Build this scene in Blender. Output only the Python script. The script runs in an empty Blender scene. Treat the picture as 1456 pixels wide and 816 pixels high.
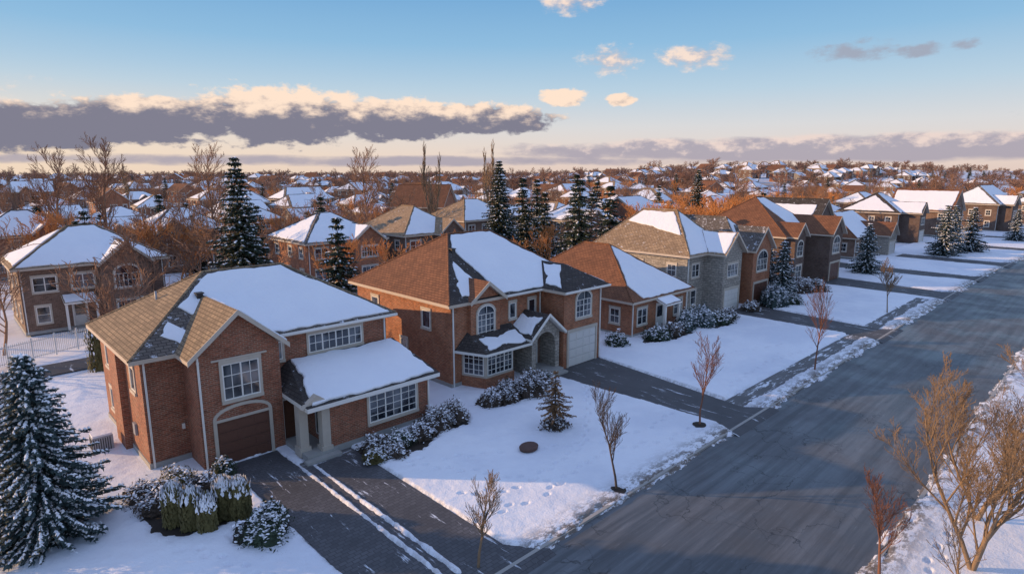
import bpy, bmesh, math, random
import numpy as np
from mathutils import Vector, Matrix, Quaternion
R=random.Random(7)
SC=bpy.context.scene
# ------------------------------------------------------------------ materials
def newmat(name):
    m=bpy.data.materials.new(name); m.use_nodes=True
    nt=m.node_tree; b=nt.nodes['Principled BSDF']
    return m,nt,b
def N(nt,t,**k):
    n=nt.nodes.new(t)
    for a,v in k.items(): setattr(n,a,v)
    return n
def L(nt,a,b): nt.links.new(a,b)
def c4(c): return (c[0],c[1],c[2],1)
def mix(nt,fac,a,b,blend='MIX'):
    n=nt.nodes.new('ShaderNodeMix'); n.data_type='RGBA'; n.blend_type=blend
    for s,v in ((n.inputs[0],fac),(n.inputs[6],a),(n.inputs[7],b)):
        if isinstance(v,(int,float)): s.default_value=v
        elif isinstance(v,tuple): s.default_value=c4(v)
        else: L(nt,v,s)
    return n.outputs[2]
def mth(nt,op,a,b=None,c=None,clamp=False):
    n=nt.nodes.new('ShaderNodeMath'); n.operation=op; n.use_clamp=clamp
    for i,v in enumerate((a,b,c)):
        if v is None: continue
        if isinstance(v,(int,float)): n.inputs[i].default_value=v
        else: L(nt,v,n.inputs[i])
    return n.outputs[0]
def sstep(nt,v,lo,hi,a=0.,b=1.):
    n=nt.nodes.new('ShaderNodeMapRange'); n.interpolation_type='SMOOTHSTEP'
    L(nt,v,n.inputs[0]); n.inputs[1].default_value=lo; n.inputs[2].default_value=hi
    n.inputs[3].default_value=a; n.inputs[4].default_value=b
    return n.outputs[0]
def noise(nt,vec,scale,detail=4,rough=.55):
    n=N(nt,'ShaderNodeTexNoise'); n.inputs['Scale'].default_value=scale; n.inputs['Detail'].default_value=detail
    n.inputs['Roughness'].default_value=rough
    if vec is not None: L(nt,vec,n.inputs['Vector'])
    return n.outputs['Fac']
def pos(nt): return N(nt,'ShaderNodeNewGeometry').outputs['Position']
def scaled(nt,vec,s):
    n=N(nt,'ShaderNodeMapping'); L(nt,vec,n.inputs[0]); n.inputs['Scale'].default_value=s
    return n.outputs[0]
def bump(nt,b,h,st=.3,d=.05):
    n=N(nt,'ShaderNodeBump'); n.inputs['Strength'].default_value=st; n.inputs['Distance'].default_value=d
    L(nt,h,n.inputs['Height']); L(nt,n.outputs[0],b.inputs['Normal'])
def plain(name,col,rough=.7,var=.25,scale=3.,detail=4):
    m,nt,b=newmat(name); f=noise(nt,pos(nt),scale,detail)
    c=mix(nt,f,tuple(x*(1-var) for x in col),tuple(min(1,x*(1+var)) for x in col))
    L(nt,c,b.inputs['Base Color']); b.inputs['Roughness'].default_value=rough
    return m
def brickmat(name,c1,c2,mort,bw=.27,bh=.095,var=.55,ms=.015):
    m,nt,b=newmat(name); uv=N(nt,'ShaderNodeUVMap').outputs[0]
    t=N(nt,'ShaderNodeTexBrick'); L(nt,uv,t.inputs['Vector'])
    t.inputs['Color1'].default_value=c4(c1); t.inputs['Color2'].default_value=c4(c2); t.inputs['Mortar'].default_value=c4(mort)
    t.inputs['Scale'].default_value=1; t.inputs['Mortar Size'].default_value=ms; t.inputs['Brick Width'].default_value=bw
    t.inputs['Row Height'].default_value=bh; t.inputs['Bias'].default_value=-.1
    p=pos(nt)
    f=noise(nt,p,.8,6,.7)
    f2=noise(nt,scaled(nt,uv,(1,2.6,1)),3.2,3,.7)
    c=mix(nt,sstep(nt,f,.38,.66,0,var),t.outputs[0],tuple(x*.5 for x in c1))
    c=mix(nt,sstep(nt,f2,.5,.68,0,.55),c,tuple(min(1,x*1.5+.02) for x in c1))
    c=mix(nt,sstep(nt,f2,.48,.32,0,.6),c,tuple(x*.6 for x in c2))
    L(nt,c,b.inputs['Base Color']); b.inputs['Roughness'].default_value=.85
    bump(nt,b,t.outputs[1],-.4,.012)
    return m
def shingle(name,c1,c2,dust=.0):
    m,nt,b=newmat(name); uv=N(nt,'ShaderNodeUVMap').outputs[0]
    t=N(nt,'ShaderNodeTexBrick'); L(nt,uv,t.inputs['Vector'])
    t.inputs['Color1'].default_value=c4(c1); t.inputs['Color2'].default_value=c4(c2); t.inputs['Mortar'].default_value=c4(tuple(x*.3 for x in c1))
    t.inputs['Scale'].default_value=1; t.inputs['Mortar Size'].default_value=.022; t.inputs['Brick Width'].default_value=.36
    t.inputs['Row Height'].default_value=.2
    p=pos(nt); f=noise(nt,p,1.1,6,.7)
    c=mix(nt,sstep(nt,f,.38,.68,0,.55),t.outputs[0],tuple(x*.5 for x in c2))
    if dust>0:
        g=noise(nt,p,2.3,7,.8)
        c=mix(nt,sstep(nt,g,.62-dust*.2,.68-dust*.2,0,.85),c,(.72,.75,.82))
    L(nt,c,b.inputs['Base Color']); b.inputs['Roughness'].default_value=.9
    bump(nt,b,t.outputs[1],-.6,.03)
    return m
def snowmat(name,dirt=False):
    m,nt,b=newmat(name); p=pos(nt)
    f=noise(nt,p,.5,5); c=mix(nt,f,(.76,.785,.86),(.87,.885,.92))
    if dirt:
        a=N(nt,'ShaderNodeAttribute'); a.attribute_name='dirt'
        c=mix(nt,sstep(nt,noise(nt,p,.16,5,.6),.42,.62,0,.5),c,(.62,.66,.76))
        g=noise(nt,scaled(nt,p,(.6,1.2,1)),2.0,8,.8)
        k=mth(nt,'MULTIPLY',a.outputs['Fac'],sstep(nt,g,.44,.55))
        c=mix(nt,k,c,(.14,.115,.095))
        g2=noise(nt,p,22,3,.6); g3=noise(nt,p,.35,3)
        k2=mth(nt,'MULTIPLY',sstep(nt,g2,.62,.72),sstep(nt,g3,.52,.68))
        c=mix(nt,mth(nt,'MULTIPLY',k2,.6),c,(.25,.22,.14))
    L(nt,c,b.inputs['Base Color']); b.inputs['Roughness'].default_value=.65
    h=mth(nt,'ADD',noise(nt,p,1.6,6,.6),mth(nt,'MULTIPLY',noise(nt,p,14,3),.25))
    bump(nt,b,h,.5,.14)
    return m
M={}
M['snow']=snowmat('snow'); M['lawn']=snowmat('snow_ground',True)
M['brickA']=brickmat('red_brick',(.31,.092,.045),(.175,.055,.030),(.33,.24,.17))
M['brickB']=brickmat('orange_brick',(.38,.125,.052),(.25,.078,.036),(.36,.25,.17))
M['brickC']=brickmat('brown_brick',(.20,.11,.075),(.12,.07,.048),(.28,.22,.18))
M['brickD']=brickmat('dark_brick',(.12,.064,.044),(.08,.046,.034),(.2,.165,.145))
M['stone']=brickmat('grey_stone',(.38,.34,.29),(.25,.225,.195),(.18,.165,.15),.55,.24,.4,.025)
M['trim']=plain('stone_trim',(.50,.44,.37),.8,.12)
M['tanSh']=shingle('tan_shingles',(.34,.245,.155),(.22,.16,.105))
M['tanShD']=shingle('tan_shingles_dusted',(.40,.285,.18),(.28,.195,.125),.15)
M['brnSh']=shingle('brown_shingles',(.27,.115,.056),(.185,.078,.04))
M['drkSh']=shingle('dark_shingles',(.075,.062,.055),(.05,.042,.04),.12)
M['grySh']=shingle('grey_shingles',(.17,.145,.125),(.12,.10,.09),.3)
M['white']=plain('white_paint',(.74,.72,.68),.5,.06)
M['fascia']=plain('fascia_paint',(.50,.42,.34),.6,.1)
M['brnDoor']=plain('brown_door',(.12,.05,.032),.5,.2,8)
M['wood']=plain('wood_door',(.10,.04,.022),.45,.3,10)
M['whtDoor']=plain('white_garage_door',(.62,.60,.57),.5,.05)
M['dark']=plain('dark_metal',(.03,.03,.032),.5,.2)
M['metal']=plain('grey_metal',(.32,.33,.35),.4,.15)
M['concrete']=plain('concrete',(.34,.33,.31),.85,.2,2)
M['mulch']=plain('mulch_soil',(.035,.026,.02),.95,.5,12)
M['cover']=plain('rusty_cover',(.10,.055,.045),.8,.4,6)
M['bark']=plain('bark',(.085,.062,.048),.9,.35,6)
M['barkW']=plain('bark_warm',(.25,.17,.105),.9,.35,6)
M['barkR']=plain('bark_red',(.22,.10,.065),.9,.3,6)
M['twig']=plain('twigs_brown',(.29,.165,.105),.95,.4,.08,2)
M['twigO']=plain('twigs_orange',(.58,.25,.085),.95,.35,.08,2)
M['twigP']=plain('twigs_far',(.25,.15,.115),.95,.4,.03,2)
M['ndl']=plain('spruce_needles',(.030,.048,.028),.85,.5,1.5,2)
M['ndlB']=plain('blue_spruce_needles',(.055,.085,.085),.85,.4,1.5,2)
M['ndlY']=plain('cedar_leaves',(.105,.088,.028),.85,.45,2.5)
M['leafB']=plain('bush_twigs',(.075,.055,.042),.9,.5,4)
M['larch']=plain('dry_needles',(.24,.13,.06),.9,.4,3)
def glassmat():
    m,nt,b=newmat('window_glass'); p=pos(nt)
    f=noise(nt,scaled(nt,p,(1,1,.5)),.9,2)
    c=mix(nt,sstep(nt,f,.48,.62),(.012,.018,.028),(.11,.12,.135))
    L(nt,c,b.inputs['Base Color']); b.inputs['Roughness'].default_value=.06
    b.inputs['IOR'].default_value=1.9
    bump(nt,b,noise(nt,p,1.5,1),.12,.05)
    return m
M['glass']=glassmat()
def roadmat():
    m,nt,b=newmat('road_asphalt'); p=pos(nt)
    s=noise(nt,scaled(nt,p,(.045,1.0,1)),1.7,6,.65)
    f=noise(nt,p,.28,6,.6); g=noise(nt,p,30,3); gg=noise(nt,scaled(nt,p,(.25,2.2,1)),2.5,7,.75)
    c=mix(nt,sstep(nt,s,.34,.68),(.060,.065,.072),(.145,.155,.168))
    c=mix(nt,sstep(nt,f,.4,.7,0,.45),c,(.09,.095,.102))
    c=mix(nt,sstep(nt,gg,.54,.74,0,.40),c,(.28,.30,.33))
    c=mix(nt,mth(nt,'MULTIPLY',g,.2),c,(.05,.05,.05))
    wv=N(nt,'ShaderNodeVectorMath',operation='ADD')
    n3=N(nt,'ShaderNodeTexNoise'); n3.inputs['Scale'].default_value=.7; n3.inputs['Detail'].default_value=5; L(nt,p,n3.inputs['Vector'])
    sc=N(nt,'ShaderNodeVectorMath',operation='SCALE'); L(nt,n3.outputs['Color'],sc.inputs[0]); sc.inputs['Scale'].default_value=3.0
    L(nt,p,wv.inputs[0]); L(nt,sc.outputs[0],wv.inputs[1])
    br=sstep(nt,noise(nt,p,.22,3),.40,.56)
    def crack(scale,wd,st,c):
        v=N(nt,'ShaderNodeTexVoronoi',feature='DISTANCE_TO_EDGE'); L(nt,wv.outputs[0],v.inputs['Vector']); v.inputs['Scale'].default_value=scale
        k=mth(nt,'MULTIPLY',sstep(nt,v.outputs['Distance'],0,wd,st,0),br)
        return mix(nt,k,c,(.022,.022,.024))
    c=crack(.30,.011,.85,c); c=crack(.13,.007,.9,c)
    pt=sstep(nt,noise(nt,p,.9,7,.75),.66,.73,0,.45)
    c=mix(nt,pt,c,(.5,.53,.6))
    L(nt,c,b.inputs['Base Color']); L(nt,sstep(nt,f,.35,.65,.36,.6),b.inputs['Roughness'])
    bump(nt,b,g,.2,.01)
    return m
M['road']=roadmat()
def drivemat(name,c1,c2,amt,bw=.36,bh=.24,mk=.45,st=(2.0,.22,1)):
    m,nt,b=newmat(name); p=pos(nt)
    t=N(nt,'ShaderNodeTexBrick'); L(nt,p,t.inputs['Vector'])
    t.inputs['Color1'].default_value=c4(c1); t.inputs['Color2'].default_value=c4(c2); t.inputs['Mortar'].default_value=c4(tuple(x*mk for x in c1))
    t.inputs['Scale'].default_value=1; t.inputs['Mortar Size'].default_value=.018; t.inputs['Brick Width'].default_value=bw; t.inputs['Row Height'].default_value=bh
    s=noise(nt,scaled(nt,p,st),1.5,7,.75)
    f=noise(nt,p,.5,5,.6)
    c=mix(nt,sstep(nt,f,.3,.7,0,.6),t.outputs[0],tuple(x*.6 for x in c2))
    c=mix(nt,sstep(nt,s,.63-amt,.70-amt,0,.9),c,(.75,.79,.86))
    L(nt,c,b.inputs['Base Color']); b.inputs['Roughness'].default_value=.7
    bump(nt,b,t.outputs[1],-.2,.01)
    return m
M['drv']=drivemat('paver_driveway',(.115,.115,.125),(.078,.078,.086),.04,.3,.2,.5)
M['drv2']=drivemat('asphalt_driveway',(.085,.085,.092),(.075,.075,.08),.045,3,3,.8)
M['side']=drivemat('sidewalk_concrete',(.15,.148,.15),(.13,.128,.13),.10,1.5,3.,.6,(.35,1.6,1))
def groundmat():
    m,nt,b=newmat('ground_far'); p=pos(nt)
    f=noise(nt,p,.035,6,.6); g=noise(nt,p,.3,5,.6)
    c=mix(nt,sstep(nt,g,.4,.7),(.70,.73,.80),(.80,.82,.88))
    c=mix(nt,sstep(nt,f,.48,.60,0,.7),c,(.2,.135,.09))
    L(nt,c,b.inputs['Base Color']); b.inputs['Roughness'].default_value=.85
    bump(nt,b,g,.3,.3)
    return m
M['ground']=groundmat()
# ------------------------------------------------------------------ mesh builder
class MB:
    def __init__(s): s.v=[];s.f=[];s.m=[];s.mats=[];s.T=None;s.smooth=set()
    def mi(s,k):
        if k not in s.mats: s.mats.append(k)
        return s.mats.index(k)
    def add(s,vs,fs,mat,smooth=False):
        b=len(s.v)
        s.v.extend([s.T(*p) for p in vs] if s.T else [tuple(p) for p in vs])
        i=s.mi(mat) if isinstance(mat,str) else None
        for k,f in enumerate(fs):
            if smooth: s.smooth.add(len(s.f))
            s.f.append(tuple(b+q for q in f)); s.m.append(i if i is not None else s.mi(mat[k]))
    def box(s,x0,y0,z0,x1,y1,z1,mat):
        v=[(x0,y0,z0),(x1,y0,z0),(x1,y1,z0),(x0,y1,z0),(x0,y0,z1),(x1,y0,z1),(x1,y1,z1),(x0,y1,z1)]
        s.add(v,[(0,3,2,1),(4,5,6,7),(0,1,5,4),(1,2,6,5),(2,3,7,6),(3,0,4,7)],mat)
    def prism(s,poly,z0,z1,mat):
        n=len(poly); v=[(x,y,z0) for x,y in poly]+[(x,y,z1) for x,y in poly]
        s.add(v,[tuple(range(n-1,-1,-1)),tuple(range(n,2*n))]+[(i,(i+1)%n,n+(i+1)%n,n+i) for i in range(n)],mat)
    def xprism(s,poly,o0,o1,mat):
        n=len(poly); v=[(x,o0,z) for x,z in poly]+[(x,o1,z) for x,z in poly]
        s.add(v,[tuple(range(n-1,-1,-1)),tuple(range(n,2*n))]+[(i,(i+1)%n,n+(i+1)%n,n+i) for i in range(n)],mat)
    def tube(s,p,q,r0,r1,n,mat,cap=False):
        p=Vector(p);q=Vector(q);d=(q-p)
        if d.length<1e-6: return
        a=d.orthogonal().normalized();b=d.normalized().cross(a)
        vs=[]
        for c,r in((p,r0),(q,r1)):
            for i in range(n):
                t=6.28318*i/n; w=c+a*(math.cos(t)*r)+b*(math.sin(t)*r); vs.append((w.x,w.y,w.z))
        fs=[(i,(i+1)%n,n+(i+1)%n,n+i) for i in range(n)]
        if cap: fs+= [tuple(range(n,2*n)),tuple(range(n-1,-1,-1))]
        s.add(vs,fs,mat,smooth=True)
    def slab(s,verts,faces,mats,th,side):
        n=len(verts); vs=list(verts)+[(x,y,z-th) for x,y,z in verts]
        E={}
        for f in faces:
            for i in range(len(f)):
                e=(f[i],f[(i+1)%len(f)]); E[e]=1
        fs=list(faces); mm=list(mats)
        for f in faces: fs.append(tuple(n+i for i in reversed(f))); mm.append(side)
        for (a,b) in E:
            if (b,a) not in E: fs.append((a,n+a,n+b,b)); mm.append(side)
        s.add(vs,fs,mm)
    def mesh(s,name,fix=False):
        me=bpy.data.meshes.new(name); me.from_pydata(s.v,[],s.f)
        for k in s.mats: me.materials.append(M[k])
        me.polygons.foreach_set('material_index',s.m)
        sm=np.zeros(len(s.f),bool)
        if s.smooth: sm[list(s.smooth)]=True
        me.polygons.foreach_set('use_smooth',sm)
        me.update()
        if fix:
            bm=bmesh.new(); bm.from_mesh(me); bmesh.ops.recalc_face_normals(bm,faces=bm.faces); bm.to_mesh(me); bm.free()
        return me
    def obj(s,name,parent=None,loc=(0,0,0),fix=True,uv=True,rot=0,coll=None):
        me=s.mesh(name,fix)
        if uv: autouv(me)
        o=bpy.data.objects.new(name,me); o.location=loc; o.rotation_euler[2]=rot
        (coll or SC.collection).objects.link(o)
        if parent: o.parent=parent
        return o
def autouv(me):
    uvl=me.uv_layers.new(name='UVMap'); co=me.vertices
    for p in me.polygons:
        n=p.normal
        if abs(n.z)>.95: f=lambda c:(c.x,c.y)
        else:
            h=Vector((-n.y,n.x,0)).normalized(); w=n.cross(h)
            f=lambda c:(c.dot(h),c.dot(w))
        for li in p.loop_indices:
            uvl.data[li].uv=f(co[me.loops[li].vertex_index].co)
def empty(name,loc,rot=0):
    e=bpy.data.objects.new(name,None); e.location=loc; e.rotation_euler[2]=rot; e.empty_display_size=.5
    SC.collection.objects.link(e); return e
def side(sd,p):
    if sd=='F': return lambda u,o,z:(u,p-o,z)
    if sd=='B': return lambda u,o,z:(u,p+o,z)
    if sd=='L': return lambda u,o,z:(p-o,u,z)
    return lambda u,o,z:(p+o,u,z)
def window(mb,sd,p,u0,u1,z0,z1,nx=2,ny=1,surr='trim',sub=(1,1),fr='white',arch=False):
    mb.T=side(sd,p); t=.12
    if surr:
        mb.box(u0-t,-.02,z0-.16,u1+t,.10,z0-.001,surr)
        mb.box(u0-t,-.02,z1+.001,u1+t,.07,z1+.2,surr)
        mb.box(u0-t,-.02,z0,u0-.001,.05,z1,surr); mb.box(u1+.001,-.02,z0,u1+t,.05,z1,surr)
    f=.065
    mb.box(u0,-.02,z0,u1,.012,z1,'glass')
    mb.box(u0,-.01,z0,u0+f,.04,z1,fr); mb.box(u1-f,-.01,z0,u1,.04,z1,fr)
    mb.box(u0+f,-.01,z0,u1-f,.04,z0+f,fr); mb.box(u0+f,-.01,z1-f,u1-f,.04,z1,fr)
    for i in range(1,nx):
        u=u0+(u1-u0)*i/nx; mb.box(u-f*.6,-.01,z0+f,u+f*.6,.037,z1-f,fr)
    for i in range(1,ny):
        z=z0+(z1-z0)*i/ny; mb.box(u0+f,-.01,z-f*.5,u1-f,.034,z+f*.5,fr)
    if sub[0]>1:
        k=nx*sub[0]
        for i in range(1,k):
            if i%sub[0]: u=u0+(u1-u0)*i/k; mb.box(u-.018,-.01,z0+f,u+.018,.022,z1-f,fr)
    if sub[1]>1:
        k=ny*sub[1]
        for i in range(1,k):
            if i%sub[1]: z=z0+(z1-z0)*i/k; mb.box(u0+f,-.01,z-.018,u1-f,.020,z+.018,fr)
    if arch:
        n=10; um=(u0+u1)/2; r=(u1-u0)/2
        def ap(rr,hh): return [(um+rr*math.cos(math.pi*i/n),z1+.002+hh*math.sin(math.pi*i/n)) for i in range(n+1)]
        mb.xprism(ap(r+.13,r*.75+.13),-.02,.072,surr or 'trim'); mb.xprism(ap(r,r*.75),-.02,.078,fr)
        mb.xprism(ap(r-.07,r*.75-.07),-.02,.083,'glass')
        mb.box(um-.02,-.01,z1+.01,um+.02,.09,z1+r*.7,fr)
    mb.T=None
def garage(mb,sd,p,u0,u1,h,mat,surr='trim',cols=4,arch=False,top_lights=False,fill='brickA'):
    mb.T=side(sd,p); rows=4
    mb.box(u0,-.02,0.02,u1,.012,h,'dark')
    for r in range(rows):
        z0=.03+(h-.04)*r/rows+.012; z1=.03+(h-.04)*(r+1)/rows-.008
        mb.box(u0+.01,0,z0,u1-.01,.035,z1,mat)
        for c in range(cols):
            a=u0+(u1-u0)*(c+.12)/cols; b=u0+(u1-u0)*(c+.88)/cols
            if top_lights and r==rows-1: mb.box(a,.0,z0+.08,b,.048,z1-.08,'glass')
            else: mb.box(a,.0,z0+.09,b,.052,z1-.09,mat)
    mb.box(u0-.16,-.02,0,u0-.001,.09,h,surr); mb.box(u1+.001,-.02,0,u1+.16,.09,h,surr)
    if arch:
        n=12; um=(u0+u1)/2; r=(u1-u0)/2
        mb.box(u0-.16,-.02,h+.001,u1+.16,.085,h+.14,surr)
        def ap(rr,hh,o=0): return [(um+rr*math.cos(math.pi*i/n),h+.141+o+hh*math.sin(math.pi*i/n)) for i in range(n+1)]
        mb.xprism(ap(r+.16,.62,.002),-.02,.06,surr); mb.xprism(ap(r,.46,.001),-.02,.065,fill)
    else: mb.box(u0-.16,-.02,h+.001,u1+.16,.1,h+.22,surr)
    mb.T=None
def door(mb,sd,p,u0,u1,h,mat='wood',base=.3,lights=True):
    mb.T=side(sd,p); z0=base
    mb.box(u0-.1,-.02,z0,u0-.001,.07,z0+h,'white'); mb.box(u1+.001,-.02,z0,u1+.1,.07,z0+h,'white'); mb.box(u0-.1,-.02,z0+h+.001,u1+.1,.08,z0+h+.14,'white')
    mb.box(u0,-.02,z0,u1,.02,z0+h,mat); w=u1-u0
    k=2 if w>1.3 else 1
    for i in range(k):
        a=u0+w*i/k+.1; b=u0+w*(i+1)/k-.1
        mb.box(a,0,z0+.15,b,.04,z0+h*.38,mat)
        mb.box(a,0,z0+h*.46,b,.04,z0+h-.16,'glass' if lights else mat)
        hx=b+.03 if i==0 else a-.03
        mb.tube((hx,.02,z0+1.0),(hx,.07,z0+1.0),.025,.02,6,'metal',True)
    mb.T=None
def snowface(mb,poly,seed,inset=.18,jit=.22,th=.09,clip=None,mat='snow'):
    rr=random.Random(seed)
    P=[Vector(p) for p in poly]
    n=Vector((0,0,0))
    for i in range(len(P)): n+=P[i].cross(P[(i+1)%len(P)])
    n.normalize()
    if n.z<0: P.reverse(); n=-n
    h=Vector((-n.y,n.x,0)).normalized(); w=n.cross(h); o=P[0]
    Q=[((p-o).dot(h),(p-o).dot(w)) for p in P]
    def cliphp(Q,a,b,c):
        out=[]
        for i in range(len(Q)):
            p=Q[i];q=Q[(i+1)%len(Q)]
            dp=a*p[0]+b*p[1]-c; dq=a*q[0]+b*q[1]-c
            if dp>=0: out.append(p)
            if (dp>=0)!=(dq>=0):
                t=dp/(dp-dq); out.append((p[0]+(q[0]-p[0])*t,p[1]+(q[1]-p[1])*t))
        return out
    if clip:
        for a,b,c in clip:
            A=Vector((a,b,0)); Q=cliphp(Q,A.dot(h),A.dot(w),c-A.dot(o))
            if len(Q)<3: return
    E=[(Q[i],Q[(i+1)%len(Q)]) for i in range(len(Q))]
    def insetp(Q,d):
        out=Q
        for p,q in E:
            ex=q[0]-p[0];ey=q[1]-p[1];l=math.hypot(ex,ey)
            if l<1e-4: continue
            a,b=-ey/l,ex/l; out=cliphp(out,a,b,a*p[0]+b*p[1]+d)
            if len(out)<3: return []
        return out
    Q2=insetp(Q,inset)
    if len(Q2)<3: return
    cx=sum(q[0] for q in Q2)/len(Q2);cy=sum(q[1] for q in Q2)/len(Q2)
    pts=[]; ph=[rr.uniform(0,6.28) for _ in range(4)]; s=0
    for i in range(len(Q2)):
        p=Q2[i];q=Q2[(i+1)%len(Q2)]; l=math.hypot(q[0]-p[0],q[1]-p[1]); k=max(1,int(l/.22))
        for j in range(k):
            t=j/k; x=p[0]+(q[0]-p[0])*t; y=p[1]+(q[1]-p[1])*t; s+=l/k
            g=.35+.3*math.sin(s*.9+ph[0])+.22*math.sin(s*2.3+ph[1])+.15*math.sin(s*5.1+ph[2])+rr.uniform(-.12,.15)
            g=max(0,g)*jit; dx=cx-x;dy=cy-y;dl=math.hypot(dx,dy)+1e-6; g=min(g,dl*.5)
            pts.append((x+dx/dl*g,y+dy/dl*g))
    m=len(pts); vs=[]
    def ring(off,ins):
        for x,y in pts:
            dx=cx-x;dy=cy-y;dl=math.hypot(dx,dy)+1e-6; k=min(ins,dl*.4)
            v=o+h*(x+dx/dl*k)+w*(y+dy/dl*k)+n*off; vs.append((v.x,v.y,v.z))
    ring(.004,0); ring(th*.7,.015); ring(th,.09)
    fs=[]
    for r in range(2):
        for i in range(m): fs.append((r*m+i,r*m+(i+1)%m,(r+1)*m+(i+1)%m,(r+1)*m+i))
    fs.append(tuple(range(2*m,3*m)))
    mb.add(vs,fs,mat)
SEED=[0]
def hip(rb,sb,wb,x0,x1,y0,y1,z,rise,axis,i0,i1,mats,snow,side_='fascia',th=.2,wall='brickA',ov=.45,clips={}):
    xm=(x0+x1)/2; ym=(y0+y1)/2; zr=z+rise
    if axis=='x': r0=(x0+i0,ym,zr); r1=(x1-i1,ym,zr)
    else: r0=(xm,y0+i0,zr); r1=(xm,y1-i1,zr)
    V=[(x0,y0,z),(x1,y0,z),(x1,y1,z),(x0,y1,z),r0,r1]
    if axis=='x': F={'F':(0,1,5,4),'B':(2,3,4,5)}; G={'L':(3,0,4),'R':(1,2,5)}
    else: F={'L':(3,0,4,5),'R':(1,2,5,4)}; G={'F':(0,1,4),'B':(2,3,5)}
    ends={'x':('L','R'),'y':('F','B')}[axis]
    for e,i in zip(ends,(i0,i1)):
        if i>0: F[e]=G[e]
        else:
            zb=z+.083
            if e=='L': T=[(x0+ov,y0+ov,zb),(x0+ov,y1-ov,zb),(x0+ov,ym,zr-.12)]; ex=(.2,0)
            if e=='R': T=[(x1-ov,y0+ov,zb),(x1-ov,y1-ov,zb),(x1-ov,ym,zr-.12)]; ex=(-.2,0)
            if e=='F': T=[(x0+ov,y0+ov,zb),(x1-ov,y0+ov,zb),(xm,y0+ov,zr-.12)]; ex=(0,.2)
            if e=='B': T=[(x0+ov,y1-ov,zb),(x1-ov,y1-ov,zb),(xm,y1-ov,zr-.12)]; ex=(0,-.2)
            T2=[(p[0]+ex[0],p[1]+ex[1],p[2]) for p in T]
            wb.add(T+T2,[(0,1,2),(5,4,3),(0,3,4,1),(1,4,5,2),(2,5,3,0)],wall)
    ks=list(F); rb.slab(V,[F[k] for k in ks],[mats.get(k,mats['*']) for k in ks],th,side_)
    rb.tube(r0,r1,.09,.09,5,mats['*'])
    for e,i in zip(ends,(i0,i1)):
        if i>0:
            ia=G[e]; rp=V[ia[2]]
            for q in ia[:2]: rb.tube(V[q],rp,.07,.08,5,mats['*'])
    for k in ks:
        if k in snow:
            SEED[0]+=1
            snowface(sb,[V[q] for q in F[k]],SEED[0],clip=clips.get(k),inset=snow[k] if not isinstance(snow[k],bool) else .13,jit=.2)
    return V
def gwing(rb,sb,wb,x0,x1,yf,z,rise,ymain,slope,mats,snow,wall,ov=.4,zmain=None):
    zm=z if zmain is None else zmain
    xm=(x0+x1)/2; zr=z+rise; yr=ymain+(zr-zm)/slope; ye=ymain+(z-zm)/slope+.02
    V=[(x0,yf,z),(xm,yf,zr),(xm,yr,zr),(x0,ye,z),(x1,yf,z),(x1,ye,z)]
    rb.slab(V,[(3,0,1,2),(1,4,5,2)],[mats.get('L',mats['*']),mats.get('R',mats['*'])],.18,'fascia')
    for a,b in ((V[0],V[1]),(V[4],V[1])):
        a=Vector(a);b=Vector(b)
        rb.add([(a.x,yf-.04,a.z-.24),(b.x,yf-.04,b.z-.24),(b.x,yf-.04,b.z+.02),(a.x,yf-.04,a.z+.02),(a.x,yf-.002,a.z-.24),(b.x,yf-.002,b.z-.24),(b.x,yf-.002,b.z+.02),(a.x,yf-.002,a.z+.02)],
          [(0,1,2,3),(4,7,6,5),(0,3,7,4),(1,5,6,2),(3,2,6,7),(0,4,5,1)],'trim')
    yw=yf+ov; zb=z+.052
    T=[(x0+ov,yw,zb),(x1-ov,yw,zb),(xm,yw,zr-.12)]; T2=[(p[0],p[1]+.2,p[2]) for p in T]
    wb.add(T+T2,[(0,1,2),(5,4,3),(0,3,4,1),(1,4,5,2),(2,5,3,0)],wall)
    for k,f in (('L',(3,0,1,2)),('R',(1,4,5,2))):
        if k in snow:
            SEED[0]+=1; snowface(sb,[V[q] for q in f],SEED[0],inset=.12,jit=.18)
def downspout(mb,x,y,z): mb.box(x-.04,y-.1,.1,x+.04,y-.02,z,'white'); mb.box(x-.05,y-.11,z-.3,x+.05,y-.015,z-.2,'white')
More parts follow.
